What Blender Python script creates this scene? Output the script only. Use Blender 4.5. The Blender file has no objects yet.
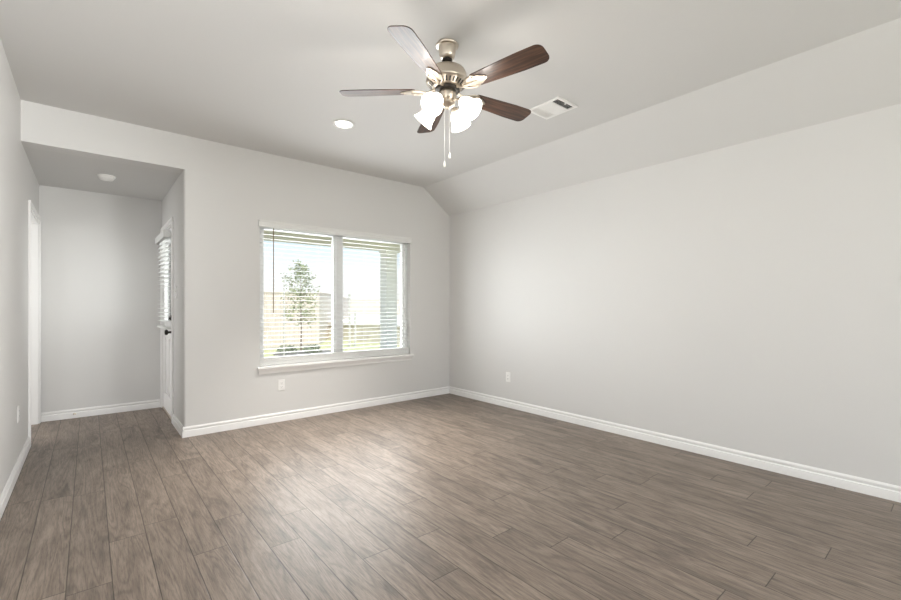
import bpy, bmesh, math, random
from mathutils import Vector, Matrix
random.seed(7)
C = bpy.context.scene
COL = C.collection
PI = math.pi
R = math.radians

# ------------------------------------------------------------------ camera, sky, sun, exposure
YAW = math.atan2(360.5, 433.0)
cam_d = bpy.data.cameras.new('camera')
cam = bpy.data.objects.new('camera', cam_d); COL.objects.link(cam)
cam.location = (0, 0, 1.2)
cam.rotation_euler = (PI / 2, 0, -YAW)
cam_d.sensor_fit = 'HORIZONTAL'; cam_d.sensor_width = 36.0
cam_d.lens = 433.0 * 36.0 / 901.0
cam_d.shift_y = 6.0 / 901.0; cam_d.shift_x = 0.9 / 901.0
cam_d.clip_start = 0.02; cam_d.clip_end = 400
C.camera = cam

w = bpy.data.worlds.new('sky'); C.world = w; w.use_nodes = True
nt = w.node_tree; nt.nodes.clear()
out = nt.nodes.new('ShaderNodeOutputWorld'); bg = nt.nodes.new('ShaderNodeBackground')
SKY_STRENGTH = 0.85
tc = nt.nodes.new('ShaderNodeTexCoord'); sp = nt.nodes.new('ShaderNodeSeparateXYZ'); rp = nt.nodes.new('ShaderNodeValToRGB')
cr = rp.color_ramp; cr.elements[0].position = 0.0; cr.elements[0].color = (1.0, .985, .95, 1)
cr.elements[1].position = .40; cr.elements[1].color = (.50, .70, 1.0, 1)
e_ = cr.elements.new(.15); e_.color = (.70, .86, 1.0, 1)
e_ = cr.elements.new(.07); e_.color = (.95, .97, 1.0, 1)
nt.links.new(tc.outputs['Generated'], sp.inputs[0]); nt.links.new(sp.outputs['Z'], rp.inputs[0])
bg.inputs['Strength'].default_value = SKY_STRENGTH
nt.links.new(rp.outputs[0], bg.inputs[0]); nt.links.new(bg.outputs[0], out.inputs[0])

sun_d = bpy.data.lights.new('sun', 'SUN'); sun_d.energy = 3.4; sun_d.angle = R(0.6); sun_d.color = (1, .95, .86)
sun = bpy.data.objects.new('sun', sun_d); COL.objects.link(sun)
sun.rotation_euler = Vector((0.22, 0.58, -0.79)).to_track_quat('-Z', 'Y').to_euler()

def area(name, loc, target, sx, sy, energy, color=(1, 1, 1)):
    d = bpy.data.lights.new(name, 'AREA'); d.shape = 'RECTANGLE'; d.size = sx; d.size_y = sy
    d.energy = energy; d.color = color
    o = bpy.data.objects.new(name, d); COL.objects.link(o); o.location = loc
    o.rotation_euler = (Vector(target) - Vector(loc)).to_track_quat('-Z', 'Y').to_euler()
    return o
# added fill lamp, unseen behind the camera, raking across to the left wall
side = area('fill_left_wall', (2.3, -2.2, 1.55), (-.5, 1.2, 1.65), 1.3, 1.7, 36, (0.985, 0.995, 1.0)); side.data.spread = R(58)
# second added fill, spreading in from the invented opening behind the camera
area('fill_behind_camera', (1.75, -2.93, 1.30), (1.75, 0, 1.40), 3.3, 2.1, 38, (0.985, 0.995, 1.0))
# daylight of the open yard gathered just outside the window glass
area('daylight_window', (2.24, 4.86, 1.26), (2.24, 0, 2.30), 1.75, 1.40, 36, (0.96, 0.985, 1.0)).data.spread = R(125)
area('fill_inside_window', (2.24, 4.545, 1.32), (2.24, 0, 1.30), 1.75, 1.35, 15, (0.96, 0.985, 1.0)).data.spread = R(160)  # added fill lamp on the room side of the blind, bypassing its slats
# fill lamp added in the unseen side room to brighten the alcove
area('fill_side_room', (-2.5, 5.45, 1.35), (.665, 5.45, 1.35), 1.6, 1.5, 27, (0.985, 0.995, 1.0))
# daylight of the yard at the glazed patio door
area('daylight_patio_door', (.90, 5.66, 1.46), (-.4, 5.10, 1.44), .75, 1.0, 10, (0.98, 0.99, 1.0))

vs = C.view_settings
vs.view_transform = 'Standard'; vs.look = 'None'; vs.gamma = 1.0; vs.use_curve_mapping = False
vs.exposure = 0.50

# ------------------------------------------------------------------ materials
def mat(name, color=(.8, .8, .8), rough=.5, metal=0.0, emit=None, estr=0.0, spec=None, coat=0.0):
    m = bpy.data.materials.new(name); m.use_nodes = True
    b = m.node_tree.nodes['Principled BSDF']
    b.inputs['Base Color'].default_value = (*color, 1)
    b.inputs['Roughness'].default_value = rough
    b.inputs['Metallic'].default_value = metal
    if spec is not None: b.inputs['Specular IOR Level'].default_value = spec
    if coat: b.inputs['Coat Weight'].default_value = coat; b.inputs['Coat Roughness'].default_value = .12
    if emit:
        b.inputs['Emission Color'].default_value = (*emit, 1); b.inputs['Emission Strength'].default_value = estr
    return m

def nd(m, t, **kw):
    n = m.node_tree.nodes.new(t)
    for k, v in kw.items(): setattr(n, k, v)
    return n

def ramp(n, stops):
    cr = n.color_ramp
    while len(cr.elements) > 1: cr.elements.remove(cr.elements[-1])
    cr.elements[0].position = stops[0][0]; cr.elements[0].color = (*stops[0][1], 1)
    for p, c in stops[1:]:
        e = cr.elements.new(p); e.color = (*c, 1)

def add_bump(m, scale, strength, dist=.002, detail=3):
    nt = m.node_tree; b = nt.nodes['Principled BSDF']
    tc = nd(m, 'ShaderNodeTexCoord'); n = nd(m, 'ShaderNodeTexNoise'); bp = nd(m, 'ShaderNodeBump')
    n.inputs['Scale'].default_value = scale; n.inputs['Detail'].default_value = detail
    bp.inputs['Strength'].default_value = strength; bp.inputs['Distance'].default_value = dist
    nt.links.new(tc.outputs['Object'], n.inputs['Vector']); nt.links.new(n.outputs['Fac'], bp.inputs['Height'])
    nt.links.new(bp.outputs[0], b.inputs['Normal'])

def noise_color(m, scale, c0, c1, stretch=(1, 1, 1), detail=4, lo=.35, hi=.65):
    nt = m.node_tree; b = nt.nodes['Principled BSDF']
    tc = nd(m, 'ShaderNodeTexCoord'); mp = nd(m, 'ShaderNodeMapping'); n = nd(m, 'ShaderNodeTexNoise'); r = nd(m, 'ShaderNodeValToRGB')
    mp.inputs['Scale'].default_value = stretch
    n.inputs['Scale'].default_value = scale; n.inputs['Detail'].default_value = detail
    ramp(r, [(lo, c0), (hi, c1)])
    nt.links.new(tc.outputs['Object'], mp.inputs[0]); nt.links.new(mp.outputs[0], n.inputs['Vector'])
    nt.links.new(n.outputs['Fac'], r.inputs[0]); nt.links.new(r.outputs[0], b.inputs['Base Color'])

WALL = mat('wall_paint', (.715, .706, .690), .55); add_bump(WALL, 140, .10)
CEIL = mat('ceiling_paint', (.70, .693, .679), .7); add_bump(CEIL, 120, .15)
TRIM = mat('white_trim_paint', (.90, .89, .875), .32)
VINYL = mat('white_vinyl', (.84, .84, .83), .35)
BLIND = mat('white_blind_slats', (.80, .80, .78), .42)
PLASTIC = mat('white_plastic', (.91, .90, .88), .35)
DARKSLOT = mat('dark_slot', (.03, .03, .03), .6)
NICKEL = mat('brushed_nickel', (.66, .59, .50), .30, 1.0); 
BRONZE = mat('dark_hardware', (.05, .045, .04), .35, .8)
WAND = mat('wand_wood', (.23, .17, .10), .5)
CHAINM = mat('chain_metal', (.80, .79, .76), .4, .3)
FOB = mat('white_fob', (.85, .84, .8), .3)
CORD = mat('blind_cord', (.75, .75, .73), .7)
VENTW = mat('vent_white', (.92, .91, .89), .4)
VENTG = mat('vent_duct_grey', (.07, .07, .07), .6)

SHADE = mat('lit_frosted_glass', (.95, .93, .88), .35, emit=(1.0, .94, .87), estr=2.3)
BULB = mat('lit_bulb', (1, 1, 1), .3, emit=(1.0, .95, .86), estr=18.0)
LENS = mat('lit_downlight_lens', (1, 1, 1), .4, emit=(1.0, .97, .90), estr=14.0)

def glass_mat():
    m = bpy.data.materials.new('window_glass'); m.use_nodes = True; nt = m.node_tree
    nt.nodes.clear()
    o = nd(m, 'ShaderNodeOutputMaterial'); mx = nd(m, 'ShaderNodeMixShader')
    t = nd(m, 'ShaderNodeBsdfTransparent'); g = nd(m, 'ShaderNodeBsdfGlossy'); f = nd(m, 'ShaderNodeFresnel')
    t.inputs[0].default_value = (.96, .97, .965, 1); g.inputs['Roughness'].default_value = .02
    f.inputs[0].default_value = 1.45
    nt.links.new(f.outputs[0], mx.inputs[0]); nt.links.new(t.outputs[0], mx.inputs[1]); nt.links.new(g.outputs[0], mx.inputs[2])
    nt.links.new(mx.outputs[0], o.inputs[0])
    return m
GLASS = glass_mat()

def floor_mat():
    m = mat('wood_plank_floor', rough=.42); nt = m.node_tree; b = nt.nodes['Principled BSDF']; L = nt.links.new
    uv = nd(m, 'ShaderNodeUVMap'); uv.uv_map = 'plank'
    at = nd(m, 'ShaderNodeAttribute'); at.attribute_name = 'plank_tone'
    at.attribute_type = 'GEOMETRY'
    sep = nd(m, 'ShaderNodeSeparateXYZ'); L(at.outputs['Vector'], sep.inputs[0])
    # local plank coordinates shifted by a per-plank offset so that no two boards repeat
    sc = nd(m, 'ShaderNodeVectorMath', operation='SCALE'); sc.inputs['Scale'].default_value = 37.0
    L(at.outputs['Vector'], sc.inputs[0])
    ad = nd(m, 'ShaderNodeVectorMath', operation='ADD'); L(uv.outputs[0], ad.inputs[0]); L(sc.outputs[0], ad.inputs[1])
    def noise(stretch, scale, detail, dist=0.0, rough=.5):
        mp = nd(m, 'ShaderNodeMapping'); mp.inputs['Scale'].default_value = stretch
        n = nd(m, 'ShaderNodeTexNoise'); n.inputs['Scale'].default_value = scale; n.inputs['Detail'].default_value = detail
        n.inputs['Distortion'].default_value = dist; n.inputs['Roughness'].default_value = rough
        L(ad.outputs[0], mp.inputs[0]); L(mp.outputs[0], n.inputs['Vector']); return n
    broad = noise((11, 2.2, 1), 1.0, 7, .8, .62)          # large dark clouds along the board
    fine = noise((230, 13, 1), 1.0, 4, .4, .7)       # pores
    rings = noise((9, .75, 1), 1.0, 2, .5, .45)      # cathedral figure: contour lines of a slow noise
    rm_ = nd(m, 'ShaderNodeMath', operation='MULTIPLY'); rm_.inputs[1].default_value = 85.0; L(rings.outputs['Fac'], rm_.inputs[0])
    jit = nd(m, 'ShaderNodeMath', operation='MULTIPLY_ADD'); jit.inputs[1].default_value = 2.2; L(fine.outputs['Fac'], jit.inputs[0]); L(rm_.outputs[0], jit.inputs[2])
    sn = nd(m, 'ShaderNodeMath', operation='SINE'); L(jit.outputs[0], sn.inputs[0])
    nw = nd(m, 'ShaderNodeMath', operation='MULTIPLY_ADD'); nw.inputs[1].default_value = .5; nw.inputs[2].default_value = .5; L(sn.outputs[0], nw.inputs[0])
    r1 = nd(m, 'ShaderNodeValToRGB'); ramp(r1, [(.28, (.128, .100, .081)), (.47, (.218, .172, .138)), (.70, (.290, .232, .187))])
    L(broad.outputs['Fac'], r1.inputs[0])
    r2 = nd(m, 'ShaderNodeValToRGB'); ramp(r2, [(.32, (.66, .65, .65)), (.50, (1, 1, 1)), (.70, (1.22, 1.21, 1.20))])
    L(fine.outputs['Fac'], r2.inputs[0])
    r3 = nd(m, 'ShaderNodeValToRGB'); ramp(r3, [(.0, (.80, .79, .79)), (.4, (1.0, 1.0, 1.0)), (1.0, (1.09, 1.085, 1.08))])
    L(nw.outputs[0], r3.inputs[0])
    def mul(a, c):
        x = nd(m, 'ShaderNodeMix', data_type='RGBA', blend_type='MULTIPLY'); x.inputs[0].default_value = 1.0
        L(a, x.inputs[6]); L(c, x.inputs[7]); return x.outputs[2]
    col = mul(mul(r1.outputs[0], r2.outputs[0]), r3.outputs[0])
    tone = nd(m, 'ShaderNodeMapRange'); tone.inputs[3].default_value = .90; tone.inputs[4].default_value = 1.10
    L(sep.outputs[0], tone.inputs[0])
    tn = nd(m, 'ShaderNodeCombineColor'); [L(tone.outputs[0], tn.inputs[i]) for i in range(3)]
    col = mul(col, tn.outputs[0])
    # seams: distance to the nearest board edge, from the UVs
    su = nd(m, 'ShaderNodeSeparateXYZ'); L(uv.outputs[0], su.inputs[0])
    def edge(sock, length):
        a = nd(m, 'ShaderNodeMath', operation='SUBTRACT'); a.inputs[1].default_value = length / 2; L(sock, a.inputs[0])
        c = nd(m, 'ShaderNodeMath', operation='ABSOLUTE'); L(a.outputs[0], c.inputs[0])
        d = nd(m, 'ShaderNodeMath', operation='SUBTRACT'); d.inputs[0].default_value = length / 2; L(c.outputs[0], d.inputs[1])
        return d.outputs[0]
    mn = nd(m, 'ShaderNodeMath', operation='MINIMUM'); L(edge(su.outputs[0], PW), mn.inputs[0]); L(edge(su.outputs[1], PL), mn.inputs[1])
    mr = nd(m, 'ShaderNodeMapRange'); mr.inputs[1].default_value = .0004; mr.inputs[2].default_value = .0032
    L(mn.outputs[0], mr.inputs[0])
    sr = nd(m, 'ShaderNodeValToRGB'); ramp(sr, [(0, (.20, .18, .17)), (1, (1, 1, 1))]); L(mr.outputs[0], sr.inputs[0])
    col = mul(col, sr.outputs[0])
    L(col, b.inputs['Base Color'])
    rr = nd(m, 'ShaderNodeMapRange'); rr.inputs[3].default_value = .50; rr.inputs[4].default_value = .36
    L(fine.outputs['Fac'], rr.inputs[0]); L(rr.outputs[0], b.inputs['Roughness'])
    hs = nd(m, 'ShaderNodeMath', operation='MULTIPLY_ADD'); hs.inputs[1].default_value = .25
    L(fine.outputs['Fac'], hs.inputs[0]); L(mr.outputs[0], hs.inputs[2])
    bp = nd(m, 'ShaderNodeBump'); bp.inputs['Strength'].default_value = .35; bp.inputs['Distance'].default_value = .0015
    L(hs.outputs[0], bp.inputs['Height']); L(bp.outputs[0], b.inputs['Normal'])
    return m
PW, PL = .153, 1.22
FLOOR = floor_mat()

def blade_mat():
    m = mat('walnut_blade', rough=.40, coat=.14); nt = m.node_tree; b = nt.nodes['Principled BSDF']; L = nt.links.new
    tc = nd(m, 'ShaderNodeTexCoord'); mp = nd(m, 'ShaderNodeMapping'); mp.inputs['Scale'].default_value = (4, 60, 1)
    n = nd(m, 'ShaderNodeTexNoise'); n.inputs['Scale'].default_value = 1.0; n.inputs['Detail'].default_value = 4; n.inputs['Distortion'].default_value = .8
    r = nd(m, 'ShaderNodeValToRGB'); ramp(r, [(.32, (.024, .012, .008)), (.5, (.064, .031, .019)), (.7, (.125, .063, .038))])
    L(tc.outputs['Object'], mp.inputs[0]); L(mp.outputs[0], n.inputs['Vector']); L(n.outputs['Fac'], r.inputs[0]); L(r.outputs[0], b.inputs['Base Color'])
    return m
BLADE = blade_mat()

GRASS = mat('lawn_grass', rough=.9); noise_color(GRASS, 6, (.42, .42, .22), (.62, .60, .36), detail=6)
CONC = mat('patio_concrete', (.62, .60, .56), .8); add_bump(CONC, 60, .2)
SOFFIT = mat('patio_soffit_paint', (.74, .70, .60), .6)
COLUMN = mat('patio_column_paint', (.90, .87, .82), .6)
SIDING = mat('exterior_masonry', (.62, .57, .50), .8)
FENCEW = mat('cedar_fence', rough=.8); noise_color(FENCEW, 3, (.66, .56, .48), (.77, .68, .60), (6, 6, .6))
RETAIN = mat('tan_stone_wall', rough=.85); noise_color(RETAIN, 4, (.52, .47, .38), (.66, .62, .52))
GRAVEL = mat('pale_raised_ground', rough=.9); noise_color(GRAVEL, 2, (.70, .68, .60), (.80, .78, .70))
MULCH = mat('dark_mulch', rough=.95); noise_color(MULCH, 14, (.14, .13, .12), (.30, .28, .26))
LEAFM = mat('tree_leaf', rough=.6); noise_color(LEAFM, 5, (.20, .25, .12), (.42, .46, .24))
SHRUBM = mat('shrub_leaf', rough=.7); noise_color(SHRUBM, 9, (.16, .20, .12), (.30, .33, .22))
BARK = mat('bark', (.28, .22, .17), .9)
METAL = mat('galvanised_metal', (.62, .60, .56), .6, .1)

# ------------------------------------------------------------------ mesh helpers
class MB:
    def __init__(s): s.bm = bmesh.new()
    def box(s, x0, x1, y0, y1, z0, z1):
        v = [s.bm.verts.new(p) for p in ((x0,y0,z0),(x1,y0,z0),(x1,y1,z0),(x0,y1,z0),(x0,y0,z1),(x1,y0,z1),(x1,y1,z1),(x0,y1,z1))]
        for f in ((3,2,1,0),(4,5,6,7),(0,1,5,4),(1,2,6,5),(2,3,7,6),(3,0,4,7)): s.bm.faces.new([v[i] for i in f])
        return s
    def prism(s, pts, a, b):
        """pts: list of 3-D points of the profile; a, b: offsets of the two end caps"""
        a = Vector(a); b = Vector(b)
        A = [s.bm.verts.new(Vector(p) + a) for p in pts]; B = [s.bm.verts.new(Vector(p) + b) for p in pts]
        n = len(pts)
        s.bm.faces.new(A); s.bm.faces.new(B[::-1])
        for i in range(n):
            j = (i + 1) % n; s.bm.faces.new((A[j], A[i], B[i], B[j]))
        return s
    def lathe(s, prof, seg=32, M=None, cap=True):
        M = M or Matrix(); rings = []
        for r, z in prof:
            if r < 1e-6: rings.append([s.bm.verts.new(M @ Vector((0, 0, z)))])
            else: rings.append([s.bm.verts.new(M @ Vector((r*math.cos(2*PI*k/seg), r*math.sin(2*PI*k/seg), z))) for k in range(seg)])
        for p, q in zip(rings, rings[1:]):
            for k in range(seg):
                j = (k + 1) % seg
                if len(p) == 1 and len(q) == 1: continue
                if len(p) == 1: s.bm.faces.new((p[0], q[k], q[j]))
                elif len(q) == 1: s.bm.faces.new((p[k], q[0], p[j]))
                else: s.bm.faces.new((p[k], q[k], q[j], p[j]))
        return s
    def tube(s, pts, r, seg=8):
        pts = [Vector(p) for p in pts]; rs = r if isinstance(r, (list, tuple)) else [r] * len(pts)
        rings = []
        for i, p in enumerate(pts):
            d = (pts[min(i+1, len(pts)-1)] - pts[max(i-1, 0)]).normalized()
            u = d.cross(Vector((0, 0, 1)) if abs(d.z) < .9 else Vector((1, 0, 0))).normalized(); v = d.cross(u)
            rings.append([s.bm.verts.new(p + rs[i]*(u*math.cos(2*PI*k/seg) + v*math.sin(2*PI*k/seg))) for k in range(seg)])
        for p, q in zip(rings, rings[1:]):
            for k in range(seg):
                j = (k + 1) % seg; s.bm.faces.new((p[k], p[j], q[j], q[k]))
        s.bm.faces.new(rings[0][::-1]); s.bm.faces.new(rings[-1])
        return s
    def sphere(s, c, r, seg=12):
        n = seg // 2
        return s.lathe([(r*math.sin(PI*i/n) if 0 < i < n else 0, -r*math.cos(PI*i/n)) for i in range(n+1)], seg, Matrix.Translation(c))
    def sweep(s, prof, path, side=1):
        """profile (out, z) swept along a flat polyline with mitred corners; side picks which side is 'out'"""
        P = [Vector((x, y)) for x, y in path]; rings = []
        for i, p in enumerate(P):
            ds = []
            if i > 0: ds.append((P[i] - P[i-1]).normalized())
            if i < len(P) - 1: ds.append((P[i+1] - P[i]).normalized())
            ns = [Vector((-d.y, d.x)) * side for d in ds]
            n = ns[0] if len(ns) == 1 else (ns[0] + ns[1]) / (1 + ns[0].dot(ns[1]))
            rings.append([s.bm.verts.new((p.x + n.x*o, p.y + n.y*o, z)) for o, z in prof])
        m = len(prof)
        for a, b in zip(rings, rings[1:]):
            for k in range(m):
                j = (k + 1) % m; s.bm.faces.new((a[k], a[j], b[j], b[k]))
        s.bm.faces.new(rings[0]); s.bm.faces.new(rings[-1][::-1])
        return s
    def build(s, name, m, parent=None, loc=(0, 0, 0), rot=(0, 0, 0), bevel=0, smooth=False, sharp=40, seg=2):
        bmesh.ops.recalc_face_normals(s.bm, faces=s.bm.faces)
        me = bpy.data.meshes.new(name); s.bm.to_mesh(me); s.bm.free()
        for x in (m if isinstance(m, list) else [m]): me.materials.append(x)
        if smooth:
            for p in me.polygons: p.use_smooth = True
            me.set_sharp_from_angle(angle=R(sharp))
        o = bpy.data.objects.new(name, me); COL.objects.link(o)
        o.location = loc; o.rotation_euler = rot
        if parent: o.parent = parent
        if bevel:
            b = o.modifiers.new('bevel', 'BEVEL'); b.width = bevel; b.segments = seg; b.limit_method = 'ANGLE'; b.angle_limit = R(40)
        return o

def struct(o): o['kind'] = 'structure'; return o
def tag(o, label, cat, group=None):
    o['label'] = label; o['category'] = cat
    if group: o['group'] = group
    return o
def empty(name, loc, rot=(0, 0, 0)):
    o = bpy.data.objects.new(name, None); COL.objects.link(o); o.location = loc; o.rotation_euler = rot
    o.empty_display_size = .1; return o

# ------------------------------------------------------------------ room dimensions
XL, XR = -.397, 3.82          # left and right walls
YB, YF = 4.59, -3.0          # window wall, wall behind the camera
YA = 6.15                    # back of the alcove
XA = .665                    # right side of the alcove
ZC, ZR, ZA = 2.760, 2.44, 2.45   # flat ceiling, top of right wall, alcove ceiling
XS = 3.375                   # where the flat ceiling starts to slope
T = .16
WX0, WX1, WZ0, WZ1 = 1.326, 3.165, .575, 2.065   # window opening

# floor: every board is a face with its own local coordinates and tone
def build_floor():
    bm = bmesh.new(); uvl = bm.loops.layers.uv.new('plank'); tl = bm.loops.layers.float_color.new('plank_tone')
    known = {0: 2.22, 1: 2.515, 2: 1.838, 3: 2.718, 4: 1.83, 5: 2.185, -1: 2.698, -2: 2.384, -4: 2.79, -5: 2.388, 7: 1.333, 8: 1.88, 9: 1.178}
    rnd = random.Random(3)
    for (rx0, rx1, ry0, ry1) in ((XL - .12, XR, YF, YA), (XL - 2.2, XL - .12, 4.4, 6.7)):
        k = math.floor((rx0 - .69) / PW)
        while .69 + k * PW < rx1:
            x0 = .69 + k * PW; x1 = x0 + PW
            off = known.get(k, rnd.uniform(0, PL))
            y = off - PL * math.ceil((off - YF) / PL)
            while y < ry1:
                y0, y1 = y, y + PL
                a0, a1, b0, b1 = max(x0, rx0), min(x1, rx1), max(y0, ry0), min(y1, ry1)
                if a1 > a0 + 1e-4 and b1 > b0 + 1e-4:
                    vs_ = [bm.verts.new((px, py, 0)) for px, py in ((a0, b0), (a1, b0), (a1, b1), (a0, b1))]
                    f = bm.faces.new(vs_); tone = (rnd.random(), rnd.random(), rnd.random(), 1)
                    for lp in f.loops:
                        lp[uvl].uv = (lp.vert.co.x - x0, lp.vert.co.y - y0); lp[tl] = tone
                y += PL
            k += 1
    # slab below
    me = bpy.data.meshes.new('floor'); bm.to_mesh(me); bm.free(); me.materials.append(FLOOR)
    o = bpy.data.objects.new('floor', me); COL.objects.link(o); return struct(o)
build_floor()
struct(MB().box(XL - .14, XR + T, YF - T, YA + T, -.12, -.004).box(XL - 2.3, XL - .14, 4.3, 6.8, -.12, -.004).build('trim_subfloor', CONC))

# walls
struct(MB().box(XR, XR + T, YF - T, YB + T, -.004, 2.95).build('wall_right', WALL))
mb = MB()
mb.box(XL - .14, XL, YF - T, 5.17, -.004, 2.95).box(XL - .14, XL, 6.07, YA + T, -.004, 2.95).box(XL - .14, XL, 5.17, 6.07, 2.045, 2.95)
struct(mb.build('wall_left', WALL))
# window wall with the rounded outer corner of the alcove
mb = MB(); rc = .022
arc = [(XA + rc - rc*math.cos(t), YB + rc - rc*math.sin(t)) for t in [PI/2*i/6 for i in range(7)]]
prof = [(x, y, 0) for x, y in arc] + [(WX0, YB, 0), (WX0, YB + T, 0), (XA, YB + T, 0)]
mb.prism(prof, (0, 0, -.004), (0, 0, ZA))
mb.box(XL, WX0, YB, YB + T, ZA, 2.95)
mb.box(WX0, WX1, YB, YB + T, WZ1, 2.95).box(WX0, WX1, YB, YB + T, -.004, WZ0).box(WX1, XR, YB, YB + T, -.004, 2.95)
struct(mb.build('wall_back', WALL, smooth=True, sharp=35))
struct(MB().box(XL, XA + T, YA, YA + T, -.004, 2.7).build('wall_alcove_back', WALL))
mb = MB(); DY0, DY1, DZ = 5.275, 6.095, 2.06
mb.box(XA, XA + T, YB + T, DY0, -.004, 2.7).box(XA, XA + T, DY1, YA, -.004, 2.7).box(XA, XA + T, DY0, DY1, DZ, 2.7)
struct(mb.build('wall_alcove_side', WALL))
# wall behind the camera; its wide unseen opening is added to admit light
mb = MB(); FX0, FX1, FZ1 = .05, 3.45, 2.36
mb.box(XL, FX0, YF - T, YF, -.004, 2.95).box(FX1, XR, YF - T, YF, -.004, 2.95).box(FX0, FX1, YF - T, YF, FZ1, 2.95)
struct(mb.build('wall_front', WALL))
# ceilings
mb = MB()
mb.prism([(XL, 0, ZC), (XS, 0, ZC), (XR, 0, ZR), (XR, 0, 2.94), (XL, 0, 2.94)], (0, YF, 0), (0, YB, 0))
struct(mb.build('ceiling', CEIL))
struct(MB().box(XL, XA, YB + T, YA, ZA, 2.6).build('ceiling_alcove', CEIL))

# baseboards
BP = [(0, 0), (.0150, 0), (.0150, .054), (.0140, .058), (.0070, .061), (.0065, .067), (.0115, .072), (.0125, .078), (.0120, .084), (.007, .091), (.005, .095), (0, .095)]
def baseboard(name, path, side): return struct(MB().sweep(BP, path, side).build(name, TRIM, smooth=True, sharp=25))
baseboard('baseboard_back', [(XA, 5.21), (XA, YB), (XR, YB)], -1)
baseboard('baseboard_right', [(XR, YB - .0146), (XR, YF)], -1)
baseboard('baseboard_left', [(XL, YF), (XL, 5.105)], -1)
baseboard('baseboard_alcove', [(XL + .0165, YA), (XA - .0165, YA)], -1)

# door casings
def casing(name, X, inward, y0, y1, z1, wd=.060):
    """flat casing with a stepped inner edge round a doorway in a wall at x = X"""
    m_ = MB()
    def xr(a, b): return (X + inward*a, X + inward*b) if inward > 0 else (X + inward*b, X + inward*a)
    for (a, b, th) in ((0, wd*.55, .011), (wd*.55, wd, .016)):
        m_.box(*xr(0, th), y0 - b, y0 - a, 0, z1 + b)
        m_.box(*xr(0, th), y1 + a, y1 + b, 0, z1 + b)
        m_.box(*xr(0, th), y0 - a, y1 + a, z1 + a, z1 + b)
    return struct(m_.build(name, TRIM, bevel=.002))
casing('trim_1', XL, 1, 5.167, 6.073, 2.042, .060)
casing('trim_2', XA, -1, 5.278, 6.092, 2.057, .056)

# left doorway: jamb and stop
mb = MB()
mb.box(XL - .14, XL, 5.170, 5.185, 0, 2.045).box(XL - .14, XL, 6.055, 6.070, 0, 2.045).box(XL - .14, XL, 5.185, 6.055, 2.030, 2.045)
mb.box(XL - .092, XL - .078, 5.185, 5.197, 0, 2.03).box(XL - .092, XL - .078, 6.043, 6.055, 0, 2.03)
struct(mb.build('trim_3', TRIM, bevel=.001))
# unseen door, set open into the added room so its fill light passes
ox, oy = XL - .150, 6.010          # hinge side; leaf runs away from the doorway along -X
mb = MB(); lw = .84
mb.box(ox - .11, ox, oy, oy + .035, .01, 2.026).box(ox - lw, ox - lw + .11, oy, oy + .035, .01, 2.026).box(ox - lw/2 - .05, ox - lw/2 + .05, oy, oy + .035, .22, 1.90)
mb.box(ox - lw + .11, ox - .11, oy, oy + .035, .01, .22).box(ox - lw + .11, ox - .11, oy, oy + .035, .92, 1.06).box(ox - lw + .11, ox - .11, oy, oy + .035, 1.90, 2.026)
mb.box(ox - lw + .11, ox - .11, oy + .008, oy + .027, .22, 1.90)
d2 = struct(mb.build('door_2', TRIM))
kb = MB(); kb.lathe([(0, 0), (.03, 0), (.03, .006), (.011, .012), (.011, .035), (.026, .045), (.028, .058), (.018, .068), (0, .07)], 20, Matrix.Translation((ox - lw + .065, oy, .93)) @ Matrix.Rotation(PI/2, 4, 'X'))
kb.build('knob', BRONZE, d2, smooth=True)
# unseen room beyond it, added to carry fill light into the alcove
mb = MB(); sx0, sx1 = XL - 2.2, XL - .14
mb.box(sx0 - .1, sx0, 4.3, 6.8, -.004, 2.6).box(sx0, sx1, 4.3, 4.4, -.004, 2.6).box(sx0, sx1, 6.7, 6.8, -.004, 2.6)
struct(mb.build('wall_added_room', WALL))
struct(MB().box(sx0 - .1, sx1, 4.3, 6.8, 2.45, 2.6).build('ceiling_added_room', CEIL))

# patio door in the right side of the alcove: half glazed, two panels below
mb = MB()
mb.box(XA, XA + T, DY0, DY0 + .014, 0, DZ).box(XA, XA + T, DY1 - .014, DY1, 0, DZ).box(XA, XA + T, DY0 + .014, DY1 - .014, DZ - .014, DZ)
struct(mb.build('trim_4', TRIM))
e0, e1 = DY0 + .017, DY1 - .017; ax0, ax1 = XA + .008, XA + .052; GZ0, GZ1 = 1.00, 1.94; st = .115
mb = MB()
mb.box(ax0, ax1, e0, e0 + st, .018, 2.04).box(ax0, ax1, e1 - st, e1, .018, 2.04)
mb.box(ax0, ax1, e0 + st, e1 - st, GZ1, 2.04).box(ax0, ax1, e0 + st, e1 - st, .84, GZ0).box(ax0, ax1, e0 + st, e1 - st, .018, .20)
ym = (e0 + e1) / 2
mb.box(ax0, ax1, ym - .045, ym + .045, .20, .84)
d1 = struct(mb.build('door_1', TRIM))
pm = MB()
for (a, b) in ((e0 + st, ym - .045), (ym + .045, e1 - st)):
    pm.box(ax0 + .012, ax1 - .012, a, b, .20, .84); pm.box(ax0 + .004, ax1 - .004, a + .035, b - .035, .235, .805)
pm.build('door_panel', TRIM, d1, bevel=.004)
fm = MB()
for z0, z1, a, b in ((GZ0, GZ0 + .03, e0 + st, e1 - st), (GZ1 - .03, GZ1, e0 + st, e1 - st), (GZ0 + .03, GZ1 - .03, e0 + st, e0 + st + .03), (GZ0 + .03, GZ1 - .03, e1 - st - .03, e1 - st)):
    fm.box(ax0 - .006, ax1, a, b, z0, z1)
fm.build('glazing_frame', TRIM, d1)
MB().box(XA + .028, XA + .032, e0 + st + .03, e1 - st - .03, GZ0 + .03, GZ1 - .03).build('glass', GLASS, d1)
MR = Matrix.Rotation(-PI/2, 4, 'Y')
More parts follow.
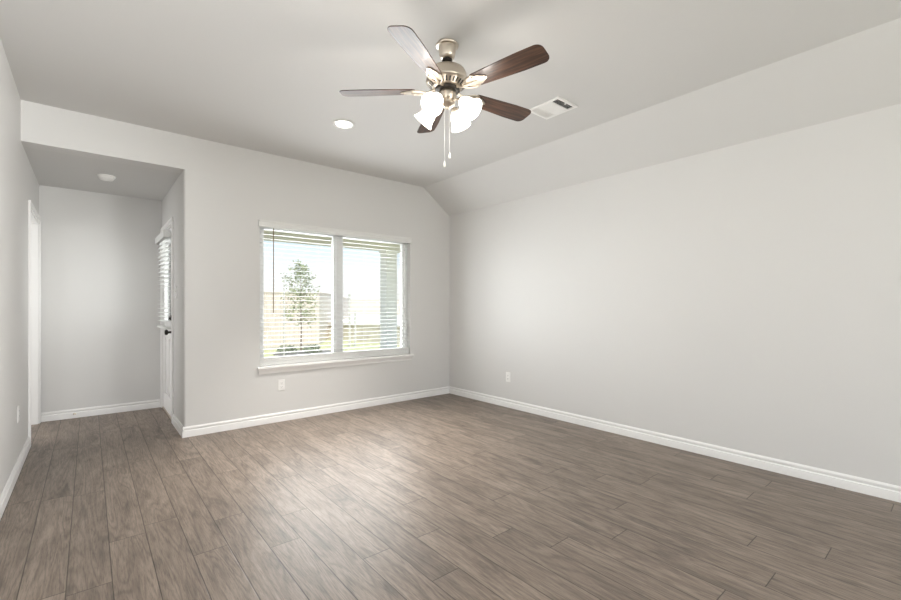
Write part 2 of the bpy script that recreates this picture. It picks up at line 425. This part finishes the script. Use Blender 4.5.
MB().lathe([(0, 0), (.032, 0), (.032, .006), (.012, .012), (.012, .036), (.025, .044), (.029, .056), (.022, .068), (0, .072)], 24, Matrix.Translation((ax0, e0 + .065, .925)) @ MR).build('knob', BRONZE, d1, smooth=True)
k2 = MB(); k2.lathe([(0, 0), (.030, 0), (.030, .012), (.024, .016), (0, .016)], 24, Matrix.Translation((ax0, e0 + .065, 1.075)) @ MR); k2.box(ax0 - .036, ax0 - .012, e0 + .061, e0 + .069, 1.055, 1.095)
k2.build('deadbolt', BRONZE, d1, smooth=True)
struct(MB().box(XA - .004, XA + T, DY0 + .015, DY1 - .015, 0, .017).build('trim_5', NICKEL, bevel=.003))

# ------------------------------------------------------------------ window
win = struct(empty('window_1', ((WX0 + WX1) / 2, YB + .11, WZ0)))
def lc(mb_, name, m, par, **kw):   # world coordinates into the parent's frame
    bmesh.ops.translate(mb_.bm, verts=mb_.bm.verts, vec=-Vector(par.location)); return mb_.build(name, m, par, **kw)
fy0, fy1 = YB + .075, YB + .145; xm = (WX0 + WX1) / 2 - .03
mb = MB(); fr = .035; sl = .030; z0w, z1w = WZ0 + .012, WZ1
mb.box(WX0, WX0 + fr, fy0, fy1, z0w, z1w).box(WX1 - fr, WX1, fy0, fy1, z0w, z1w)
mb.box(WX0 + fr, WX1 - fr, fy0, fy1, z0w, z0w + fr).box(WX0 + fr, WX1 - fr, fy0, fy1, z1w - fr, z1w)
mb.box(xm - .030, xm + .030, fy0, fy1, z0w + fr, z1w - fr)
lc(mb, 'window_frame', VINYL, win, bevel=.003)
for a, b in ((WX0 + fr, xm - .030), (xm + .030, WX1 - fr)):
    s_ = MB(); y0_, y1_ = fy0 + .012, fy1 - .015; c0, c1 = z0w + fr, z1w - fr
    s_.box(a, a + sl, y0_, y1_, c0, c1).box(b - sl, b, y0_, y1_, c0, c1).box(a + sl, b - sl, y0_, y1_, c0, c0 + sl).box(a + sl, b - sl, y0_, y1_, c1 - sl, c1)
    lc(s_, 'sash', VINYL, win, bevel=.003)
    lc(MB().box(a + sl, b - sl, YB + .108, YB + .112, c0 + sl, c1 - sl), 'glass', GLASS, win)
# stool and apron under the window
mb = MB()
mb.box(WX0 - .03, WX1 + .03, YB - .048, YB - .0005, WZ0 - .012, WZ0 + .012).box(WX0 + .001, WX1 - .001, YB - .0005, fy0, WZ0, WZ0 + .012)
sill = lc(mb, 'window_sill', TRIM, win, bevel=.006)
mb = MB().prism([(0, YB, WZ0 - .012), (0, YB - .022, WZ0 - .012), (0, YB - .018, WZ0 - .030), (0, YB - .012, WZ0 - .046), (0, YB - .010, WZ0 - .066), (0, YB, WZ0 - .066)], (WX0 - .012, 0, 0), (WX1 + .012, 0, 0))
lc(mb, 'apron', TRIM, win)

# blind hung in the window
bl = tag(empty('window_blind', ((WX0 + WX1) / 2, YB + .045, 2.02)), 'wide white slatted blind, slats open, hung across the two-pane window', 'blind', 'white slatted blinds')
bx0, bx1 = WX0 + .008, WX1 - .008
mb = MB().prism([(0, YB - .004, 2.000), (0, YB - .020, 2.000), (0, YB - .020, 2.012), (0, YB - .015, 2.018), (0, YB - .015, 2.052), (0, YB - .022, 2.062), (0, YB - .022, 2.072), (0, YB - .004, 2.072)], (WX0 - .012, 0, 0), (WX1 + .010, 0, 0))
lc(mb, 'valance', BLIND, bl)
lc(MB().box(bx0, bx1, YB + .018, YB + .070, 2.012, 2.060), 'headrail', BLIND, bl)
mb = MB(); PIT = .0455; zs = 1.985
while zs > .70:
    pts = []
    for i in range(5):
        t = -1 + .5 * i; pts.append((0, YB + .045 + t*.0245, zs + .0025*(1 - t*t) + .0015*t))
    low = [(0, y, z - .0018) for _, y, z in pts[::-1]]
    mb.prism(pts + low, (bx0, 0, 0), (bx1, 0, 0)); zs -= PIT
lc(mb, 'slats', BLIND, bl)
lc(MB().box(bx0, bx1, YB + .020, YB + .070, .590, .616), 'bottom_rail', BLIND, bl, bevel=.004)
st_ = MB()
for k in range(12): st_.box(bx0, bx1, YB + .021, YB + .069, .6165 + k*.0045, .6205 + k*.0045)
lc(st_, 'stacked_slats', BLIND, bl)
mb = MB()
for fx in (.06, .34, .50, .66, .94):
    x = bx0 + (bx1 - bx0) * fx
    for yy in (YB + .0185, YB + .0715): mb.box(x - .0011, x + .0011, yy - .0008, yy + .0008, .64, 2.02)
lc(mb, 'ladder_cords', CORD, bl)
lc(MB().tube([(1.462, YB + .006, 2.015), (1.462, YB + .004, 1.98), (1.462, YB + .001, 1.13)], [.003, .0048, .0048], 8), 'tilt_wand', WAND, bl)

# blind hung on the patio door
b2 = tag(empty('window_blind', (XA - .03, ym, 1.98)), 'narrow white slatted blind on the upper half of the patio door in the alcove', 'blind', 'white slatted blinds')
by0, by1 = e0 + .045, e1 - .045
mb = MB().box(XA - .078, XA - .064, by0 - .012, by1 + .012, 1.915, 1.985).box(XA - .064, XA - .017, by0 - .012, by0 - .002, 1.915, 1.985).box(XA - .064, XA - .017, by1 + .002, by1 + .012, 1.915, 1.985)
lc(mb, 'valance', BLIND, b2, bevel=.003)
lc(MB().box(XA - .060, XA + .006, by0, by1, 1.93, 1.975), 'headrail', BLIND, b2)
mb = MB(); zs = 1.905
while zs > 1.0:
    mb.prism([(XA - .056, 0, zs - .004), (XA - .031, 0, zs + .001), (XA - .007, 0, zs + .004), (XA - .007, 0, zs + .0012), (XA - .031, 0, zs - .0018), (XA - .056, 0, zs - .007)], (0, by0, 0), (0, by1, 0)); zs -= .0455
lc(mb, 'slats', BLIND, b2)
lc(MB().box(XA - .060, XA - .006, by0, by1, .955, .978), 'bottom_rail', BLIND, b2, bevel=.004)
mb = MB()
for fx in (.12, .5, .88):
    y = by0 + (by1 - by0) * fx
    for xx in (XA - .0585, XA - .0045): mb.box(xx - .0008, xx + .0008, y - .0011, y + .0011, .96, 1.94)
lc(mb, 'ladder_cords', CORD, b2)

# ------------------------------------------------------------------ outlets, switch, door stop
def outlet(loc, rz, label):
    o = tag(empty('wall_outlet', loc, (0, 0, rz)), label, 'outlet', 'white wall outlets')
    MB().box(-.035, .035, -.006, -.0005, -.057, .057).build('cover_plate', PLASTIC, o, bevel=.003)
    for s in (-1, 1):
        rc_ = MB().box(-.0165, .0165, -.0085, -.006, s*.0195 - .014, s*.0195 + .014).build('receptacle', PLASTIC, o, bevel=.004)
        sl_ = MB()
        for dx in (-.0065, .0065): sl_.box(dx - .0012, dx + .0012, -.0090, -.0080, s*.0195 - .002, s*.0195 + .007)
        sl_.lathe([(0, 0), (.0024, 0), (.0024, .001), (0, .001)], 10, Matrix.Translation((0, -.008, s*.0195 - .008)) @ Matrix.Rotation(PI/2, 4, 'X'))
        sl_.build('slots', DARKSLOT, rc_)
    return o
outlet((1.54, YB, .377), 0, 'white outlet plate low on the wall under the window')
outlet((XR, 3.50, .358), -PI/2, 'white outlet plate low on the long bare right wall')
outlet((XL, 4.40, .42), PI/2, 'white outlet plate on the left wall near the doorway casing')
sw = tag(empty('light_switch', (XA, 5.03, 1.335), (0, 0, -PI/2)), 'white toggle light switch plate on the alcove side wall beside the patio door', 'light switch')
MB().box(-.035, .035, -.006, -.0005, -.057, .057).build('cover_plate', PLASTIC, sw, bevel=.003)
MB().prism([(0, -.006, -.011), (0, -.006, .011), (0, -.018, .016), (0, -.020, .010)], (-.005, 0, 0), (.005, 0, 0)).build('toggle', PLASTIC, sw)

ds = tag(empty('door_stop', (-.12, YA - .0145, .043)), 'small spring door stop screwed to the baseboard at the back of the alcove', 'door stop')
MB().lathe([(0, 0), (.013, 0), (.012, .006), (.006, .008), (0, .008)], 16, Matrix.Rotation(PI/2, 4, 'X')).build('base', NICKEL, ds, smooth=True)
MB().tube([(.0055*math.cos(t*.9), -.008 - t*.0011, .0055*math.sin(t*.9)) for t in range(50)], .0014, 6).build('spring', NICKEL, ds, smooth=True)
MB().lathe([(0, .060), (.007, .060), (.008, .066), (.007, .074), (0, .076)], 14, Matrix.Rotation(PI/2, 4, 'X')).build('rubber_tip', PLASTIC, ds, smooth=True)

# ------------------------------------------------------------------ ceiling fittings
dl = tag(empty('recessed_downlight', (1.675, 3.425, ZC)), 'lit round white recessed downlight in the flat ceiling beyond the fan', 'ceiling light')
MB().lathe([(.066, -.001), (.092, -.001), (.095, -.004), (.090, -.008), (.072, -.010), (.066, -.006), (.066, -.001)], 40).build('trim_ring', PLASTIC, dl, smooth=True)
MB().lathe([(0, -.0075), (.04, -.0075), (.066, -.005), (.066, -.002), (0, -.002)], 40).build('lens', LENS, dl, smooth=True)
def spot(name, loc, energy, size, parent_loc=None, blend=1.0, radius=.06, color=(1, .97, .92)):
    d = bpy.data.lights.new(name, 'SPOT'); d.energy = energy; d.spot_size = R(size); d.spot_blend = blend; d.shadow_soft_size = radius; d.color = color
    o = bpy.data.objects.new(name, d); COL.objects.link(o); o.location = loc; return o
spot('downlight_beam', (1.667, 3.425, ZC - .09), 230, 76, blend=1.0)

sd = tag(empty('smoke_detector', (.128, 5.31, ZA)), 'round white smoke detector on the low ceiling of the alcove', 'smoke detector')
MB().lathe([(0, -.001), (.072, -.001), (.072, -.010), (.066, -.014), (0, -.014)], 36).build('base_plate', PLASTIC, sd, smooth=True)
MB().lathe([(0, -.014), (.060, -.014), (.062, -.024), (.050, -.038), (.028, -.043), (0, -.044)], 36).build('cover', PLASTIC, sd, smooth=True)
MB().lathe([(0, -.043), (.010, -.043), (.010, -.047), (0, -.048)], 16).build('test_button', PLASTIC, sd, smooth=True)

# air vent in the flat ceiling
vx, vy = 2.802, 2.103
vt = tag(empty('air_vent', (vx, vy, ZC)), 'white rectangular louvred air vent in the ceiling right of the fan', 'vent')
hx, hy = .125, .150
mb = MB()
for a in ((-hx, -hx + .024, -hy, hy), (hx - .024, hx, -hy, hy), (-hx + .024, hx - .024, -hy, -hy + .024), (-hx + .024, hx - .024, hy - .024, hy)):
    mb.box(a[0], a[1], a[2], a[3], -.010, -.0005)
mb.box(-hx + .024, hx - .024, -hy + .082, -hy + .092, -.010, -.0005); mb.box(-hx + .024, hx - .024, hy - .092, hy - .082, -.010, -.0005)
mb.build('frame', VENTW, vt, bevel=.002)
MB().box(-hx + .010, hx - .010, -hy + .010, hy - .010, -.0006, -.0004).build('backing', VENTG, vt)
mb = MB()   # three banks of curved louvres throwing air three ways
def louvre(y, lean): mb.prism([(0, y, -.0008), (0, y + .0012, -.0008), (0, y + lean + .0012, -.0095), (0, y + lean, -.0095)], (-hx + .024, 0, 0), (hx - .024, 0, 0))
for k in range(5): louvre(-hy + .034 + k*.012, -.010)
for k in range(5): louvre(hy - .082 + .002 + k*.012, .0105)
for k in range(12):
    x = -hx + .026 + k*.0165
    mb.prism([(x, 0, -.0008), (x + .0012, 0, -.0008), (x + .0162, 0, -.0095), (x + .0150, 0, -.0095)], (0, -hy + .092, 0), (0, hy - .092, 0))
mb.build('louvres', VENTW, vt)
MB().box(-.004, .004, -hy + .026, -hy + .034, -.018, -.009).build('damper_lever', VENTW, vt)

# ------------------------------------------------------------------ ceiling fan
FX, FY = 1.645, 1.998
fan = tag(empty('ceiling_fan', (FX, FY, ZC)), 'five-blade ceiling fan with walnut blades, nickel motor and lit glass shades', 'ceiling fan')
MB().lathe([(0, -.001), (.066, -.001), (.068, -.006), (.066, -.012), (.054, -.016), (.052, -.030), (.046, -.066), (.040, -.080), (.030, -.086), (0, -.086)], 40).build('canopy', NICKEL, fan, smooth=True)
MB().lathe([(0, -.080), (.020, -.080), (.030, -.088), (.031, -.096), (.024, -.106), (.013, -.110), (0, -.110)], 28).build('hanger_ball', BRONZE, fan, smooth=True)
MB().lathe([(0, -.100), (.012, -.100), (.012, -.150), (0, -.150)], 20).build('downrod', NICKEL, fan, smooth=True)
mh = MB().lathe([(0, -.128), (.022, -.128), (.040, -.134), (.078, -.142), (.104, -.156), (.116, -.178), (.118, -.208), (.126, -.213), (.128, -.222), (.124, -.230), (.108, -.242), (.086, -.258), (.074, -.266), (0, -.266)], 48).build('motor_housing', NICKEL, fan, smooth=True)
vm = MB()
for k in range(30):
    a = 2*PI*k/30
    vm.prism([(.0920, -.0045, -.2560), (.1120, -.0045, -.2405), (.1120, .0045, -.2405), (.0920, .0045, -.2560)], (-.002, 0, -.0022), (0, 0, 0))
    bmesh.ops.rotate(vm.bm, verts=vm.bm.verts[-8:] if False else list(vm.bm.verts)[-8:], cent=(0, 0, 0), matrix=Matrix.Rotation(a, 3, 'Z'))
vm.build('vent_slots', DARKSLOT, mh)
MB().lathe([(0, -.266), (.074, -.266), (.076, -.272), (.072, -.278), (.060, -.282), (0, -.282)], 40).build('flywheel', BRONZE, fan, smooth=True)
sh = MB().lathe([(0, -.282), (.050, -.282), (.054, -.290), (.054, -.318), (.047, -.330), (.040, -.336), (.046, -.342), (.046, -.356), (.034, -.368), (.012, -.374), (.010, -.384), (0, -.388)], 36).build('switch_housing', NICKEL, fan, smooth=True)

def blade_mesh():
    """outline in local x (radial) and y, with broad rounded tip"""
    m_ = MB(); r0, r1 = .190, .644; th = .0055
    def hw(x): return .050 + (.067 - .050) * min(1, (x - r0) / .30)
    n = 10; cr = .040; top = [(r0, hw(r0) - .012), (r0 + .010, hw(r0))]
    top += [(r0 + .02 + (r1 - cr - r0 - .02) * i / n, hw(r0 + .02 + (r1 - cr - r0 - .02) * i / n)) for i in range(n + 1)]
    yt = hw(r1)
    top += [(r1 - cr + cr*math.sin(t), yt - cr + cr*math.cos(t)) for t in [PI/2*i/6 for i in range(1, 7)]]
    pts = top + [(x, -y) for x, y in top[::-1]]
    m_.prism([(x, y, 0) for x, y in pts], (0, 0, -th/2), (0, 0, th/2))
    return m_
def iron_mesh():
    m_ = MB()
    # arm from the flywheel rising to the blade, then a scalloped three-lobed plate under the blade
    out_ = [(.150, .016), (.168, .030), (.182, .046), (.200, .050), (.216, .042), (.222, .034), (.236, .034), (.250, .026), (.262, .018), (.276, .012), (.284, 0)]
    pts = out_ + [(x, -y) for x, y in out_[-2::-1]]
    m_.prism([(x, y, 0) for x, y in pts], (0, 0, -.0085), (0, 0, -.0035))
    m_.tube([(.060, 0, .010), (.085, 0, .004), (.115, .0, -.008), (.150, 0, -.012), (.180, 0, -.009), (.215, 0, -.008)], [.010, .010, .009, .009, .009, .005], 10)
    for s in (-1, 1): m_.tube([(.105, 0, -.006), (.128, s*.016, -.010), (.152, s*.030, -.009), (.176, s*.042, -.0075), (.196, s*.044, -.007)], [.006, .006, .006, .006, .004], 8)
    for x, y in ((.205, .033), (.205, -.033), (.258, 0)): m_.sphere((x, y, -.009), .006, 10)
    return m_
ZB = -.275
blade = iron = None
for k in range(5):
    az = 65.5 + 72*k
    Mrot = Matrix.Rotation(R(az), 4, 'Z') @ Matrix.Rotation(R(-12), 4, 'X')
    if k == 0:
        blade = blade_mesh().build('blade', BLADE, fan, bevel=.0015); o = blade
        iron = iron_mesh().build('blade_arm', NICKEL, blade, smooth=True, bevel=0)
    else:
        o = blade.copy(); COL.objects.link(o); o.parent = fan
        i_ = iron.copy(); COL.objects.link(i_); i_.parent = o
    o.location = (0, 0, ZB); o.rotation_euler = Mrot.to_euler()

# light kit: four arms with bell shades
toward = math.atan2(-FY, -FX)
def shade_mesh():
    prof = [(.020, .0), (.024, -.006), (.030, -.016), (.040, -.034), (.046, -.056), (.050, -.078), (.058, -.098), (.066, -.112)]
    inner = [(r - .003, z) for r, z in prof[::-1]]
    return MB().lathe(prof + inner, 32)
shade = bulb = arm = None
for k in range(4):
    az = toward - R(30) + k * PI/2
    dirv = Vector((math.cos(az), math.sin(az), 0)); tilt = R(48)
    neck = dirv * .092 + Vector((0, 0, -.352))
    axis = (dirv * math.sin(tilt) + Vector((0, 0, -math.cos(tilt))))
    rot = axis.to_track_quat('-Z', 'Y').to_euler()
    am = MB()
    am.tube([dirv*.040 + Vector((0, 0, -.345)), dirv*.062 + Vector((0, 0, -.338)), dirv*.080 + Vector((0, 0, -.342)), neck], [.007, .007, .007, .010], 10)
    am.lathe([(0, .012), (.014, .012), (.022, .004), (.024, -.010), (.021, -.014), (0, -.014)], 24, Matrix.Translation(neck) @ axis.to_track_quat('-Z', 'Y').to_matrix().to_4x4())
    am.build('light_arm', NICKEL, fan, smooth=True)
    if k == 0:
        shade = shade_mesh().build('lamp_shade', SHADE, fan, smooth=True); s_ = shade
        bulb = MB().lathe([(0, -.016), (.010, -.016), (.012, -.030), (.019, -.050), (.023, -.066), (.019, -.082), (.010, -.090), (0, -.092)], 18).build('bulb', BULB, shade, smooth=True)
    else:
        s_ = shade.copy(); COL.objects.link(s_); s_.parent = fan
        b_ = bulb.copy(); COL.objects.link(b_); b_.parent = s_
    s_.location = neck; s_.rotation_euler = rot
    d = bpy.data.lights.new('fan_lamp', 'POINT'); d.energy = 1.9; d.shadow_soft_size = .045; d.color = (1, .94, .87)
    lo = bpy.data.objects.new('fan_lamp', d); COL.objects.link(lo); lo.parent = fan; lo.location = neck + axis * .150

rgt = Vector((math.cos(YAW), -math.sin(YAW), 0))
for s, z in ((-.016, -.735), (.014, -.685)):
    p = rgt * s + Vector((-.01, -.012, 0))
    q = MB().tube([p + Vector((0, 0, -.372)), p + Vector((0, 0, z + .035))], .0011, 6).build('pull_chain', CHAINM, fan)
    MB().lathe([(0, .038), (.003, .036), (.006, .026), (.0085, .010), (.007, .001), (0, 0)], 14, Matrix.Translation(p + Vector((0, 0, z)))).build('fob', FOB, q, smooth=True)

# ------------------------------------------------------------------ outside: patio, yard, fences, tree
def ground_at(px, d):
    t = (px - 450.5) / 433.0; s, c = math.sin(YAW), math.cos(YAW)
    return Vector(((s + t*c) * d, (c - t*s) * d, 0))
GZ = -.02
struct(MB().box(-30, 60, -30, 90, -.35, -.13).build('ground', GRASS))
struct(MB().box(XA + T, 5.75, YB + T, 8.75, -.13, -.03).build('trim_patio_slab', CONC))
mb = MB().box(XA + T - .1, 5.75, YB + T, 8.75, 2.72, 2.86)
struct(mb.build('trim_patio_soffit', SOFFIT))
mb = MB().box(XA + T, 5.70, 8.25, 8.55, 2.44, 2.72).box(XA + T, 5.70, 8.235, 8.25, 2.44, 2.50).box(XA + T, 5.70, 8.235, 8.25, 2.66, 2.72)
struct(mb.build('trim_patio_beam', SOFFIT))
mb = MB().box(5.06, 5.34, 8.26, 8.54, -.03, 2.44).box(5.04, 5.36, 8.24, 8.56, 2.38, 2.44).box(5.04, 5.36, 8.24, 8.56, -.03, .10)
struct(mb.build('trim_patio_column', COLUMN, bevel=.01))
struct(MB().box(-8, XR + T + 3, YF - T - .0, YF - T - 0.0 + .0001, 2.96, 3.0).build('trim_roof_edge', SOFFIT)) if False else None
struct(MB().box(XL - .5, XR + .6, YF - .6, YB + T + .0, 2.96, 3.10).build('trim_roof', SIDING))
struct(MB().box(XL - .5, XA + T + .1, YB + T, YA + .6, 2.96, 3.10).build('trim_roof_alcove', SIDING))

def fence(name, A, B, z0, z1, label, step=.145, post_every=2.4, group=None):
    A = Vector(A); B = Vector(B); Ln = (B - A).length; ang = math.atan2((B - A).y, (B - A).x)
    o = tag(empty(name, (A.x, A.y, z0), (0, 0, ang)), label, 'fence', group)
    h = z1 - z0; m_ = MB(); x = 0; rn = random.Random(int(Ln*10))
    while x < Ln - .05:
        m_.box(x, min(x + step - .006, Ln), -.010, .010, .03, h - rn.uniform(0, .012)); x += step
    m_.build('pickets', FENCEW, o)
    for zz in (.30, h*.5, h - .22): MB().box(0, Ln, .010, .048, zz - .045, zz + .045).build('rail', FENCEW, o)
    MB().box(0, Ln, -.03, .06, h - .005, h + .035).build('cap', FENCEW, o)
    n = int(Ln // post_every) + 1
    for k in range(n):
        px_ = min(k * post_every, Ln - .1)
        MB().box(px_, px_ + .09, .048, .138, 0, h).build('post', FENCEW, o)
    return o
fence('wooden_fence', (-2.0, 14.0, 0), (5.95, 14.0, 0), -.13, 1.62, 'tall tan picket fence behind the young tree outside the left pane')
fence('wooden_fence', (6.0, 14.2, 0), (13.4, 26.6, 0), -.13, 1.66, 'picket fence running away from the corner beside the window mullion')
PA, PB = ground_at(325, 17.6), ground_at(410, 14.6)
n2 = Vector((PB - PA)); n2 = Vector((-n2.y, n2.x, 0)).normalized() * .25
mb = MB().prism([(0, 0, -.13), (0, .25, -.13), (0, .25, .46), (0, 0, .46)], (0, 0, 0), ((PB - PA).length, 0, 0))
rw = tag(mb.build('retaining_wall', RETAIN, loc=PA, rot=(0, 0, math.atan2((PB - PA).y, (PB - PA).x))), 'low tan retaining wall across the yard outside the right pane', 'wall')
MB().box(-.02, (PB - PA).length + .02, -.04, .29, .46, .52).build('coping', RETAIN, rw)
e = (PB - PA).normalized(); ngt = Vector((-e.y, e.x, 0))
a, b = PA + ngt*.30, PB + ngt*.30
struct(MB().prism([(a.x, a.y, 0), (b.x, b.y, 0), (b.x + 40, b.y + 42, 0), (a.x + 10, a.y + 60, 0)], (0, 0, -.13), (0, 0, .44)).build('trim_raised_yard', GRAVEL))
FA, FB = ground_at(345, 39), ground_at(420, 37)
fence('wooden_fence', (FA.x, FA.y, 0), (FB.x, FB.y, 0), .44, 1.72, 'distant pale picket fence on the raised yard seen through the right pane')
for px_, top, lab in ((350.5, 1.55, 'taller grey metal post in the yard outside the right pane'), (356.0, 1.0, 'shorter grey metal post in the yard outside the right pane')):
    p = ground_at(px_, 14.2)
    o = tag(MB().tube([(0, 0, 0), (0, 0, top + .13)], .035, 12).build('metal_post', METAL, loc=(p.x, p.y, -.13), smooth=True), lab, 'post', 'metal posts')
    MB().sphere((0, 0, top + .14), .045, 12).build('post_cap', METAL, o, smooth=True)

tp = ground_at(302, 12.2)
tree = tag(empty('young_tree', (tp.x, tp.y, -.13)), 'slim young leafy tree standing in the yard outside the left pane', 'tree')
rt = random.Random(11)
tk = MB(); tk.tube([(0, 0, 0), (.01, .0, .7), (-.01, .01, 1.5), (.0, 0, 2.45)], [.028, .022, .014, .004], 8)
tips = []
for k in range(26):
    z = .75 + 1.75 * k / 26; a = k * 2.4; hgt = (z - .75) / 1.75
    ln = (.50 * (1 - hgt)**.9 * (.72 + 1.1*hgt) + .10) * rt.uniform(.75, 1.1)
    p0 = Vector((0, 0, z)); p1 = p0 + Vector((math.cos(a)*ln*.6, math.sin(a)*ln*.6, ln*.30)); p2 = p0 + Vector((math.cos(a)*ln, math.sin(a)*ln, ln*.55))
    tk.tube([p0, p1, p2], [.008, .005, .002], 5); tips += [(p0, p1, p2)]
tk.build('trunk', BARK, tree, smooth=True)
lf = MB()
for (p0, p1, p2) in tips:
    for k in range(60):
        t = rt.random() ** .6
        c = (p0.lerp(p1, t*2) if t < .5 else p1.lerp(p2, t*2 - 1)) + Vector((rt.gauss(0, .07), rt.gauss(0, .07), rt.gauss(0, .07)))
        u = Vector((rt.uniform(-1, 1), rt.uniform(-1, 1), rt.uniform(-1, .6))).normalized(); v = u.cross(Vector((rt.uniform(-1, 1), rt.uniform(-1, 1), rt.uniform(-1, 1)))).normalized()
        s = rt.uniform(.028, .050)
        q = [c - u*s, c + v*s*.45 + u*0, c + u*s, c - v*s*.45]
        lf.bm.faces.new([lf.bm.verts.new(x) for x in q])
lf.build('foliage', LEAFM, tree)
p = ground_at(285, 11.2)
tag(MB().tube([(0, 0, 0), (0, 0, 2.2)], .016, 8).build('tree_stake', METAL, loc=(p.x, p.y, -.13)), 'thin upright stake left of the young tree', 'stake')
p = ground_at(303, 12.1)
mm = MB(); mm.lathe([(0, .05), (.5, .045), (.75, .03), (.85, 0), (0, 0)], 28)
struct(mm.build('trim_mulch_bed', MULCH, loc=(p.x + .1, p.y, -.13), smooth=True))
for px_, d_, lab in ((288, 11.85, 'small grey shrub left of the trunk at the foot of the young tree'), (313, 12.0, 'small grey shrub right of the trunk at the foot of the young tree')):
    p = ground_at(px_, d_); sm = MB()
    for k in range(260):
        a, r_, z = rt.uniform(0, 2*PI), .26*math.sqrt(rt.random()), 0
        z = .02 + rt.random()*.22*math.sqrt(max(.05, 1 - (r_/.28)**2))
        c = Vector((r_*math.cos(a), r_*math.sin(a), z)); u = Vector((rt.uniform(-1, 1), rt.uniform(-1, 1), rt.uniform(-.2, 1))).normalized(); v = u.cross(Vector((rt.uniform(-1, 1), rt.uniform(-1, 1), .3))).normalized()
        s = rt.uniform(.03, .05)
        sm.bm.faces.new([sm.bm.verts.new(x) for x in (c - u*s, c + v*s*.5, c + u*s, c - v*s*.5)])
    tag(sm.build('shrub', SHRUBM, loc=(p.x, p.y, -.09)), lab, 'shrub', 'shrubs under the tree')
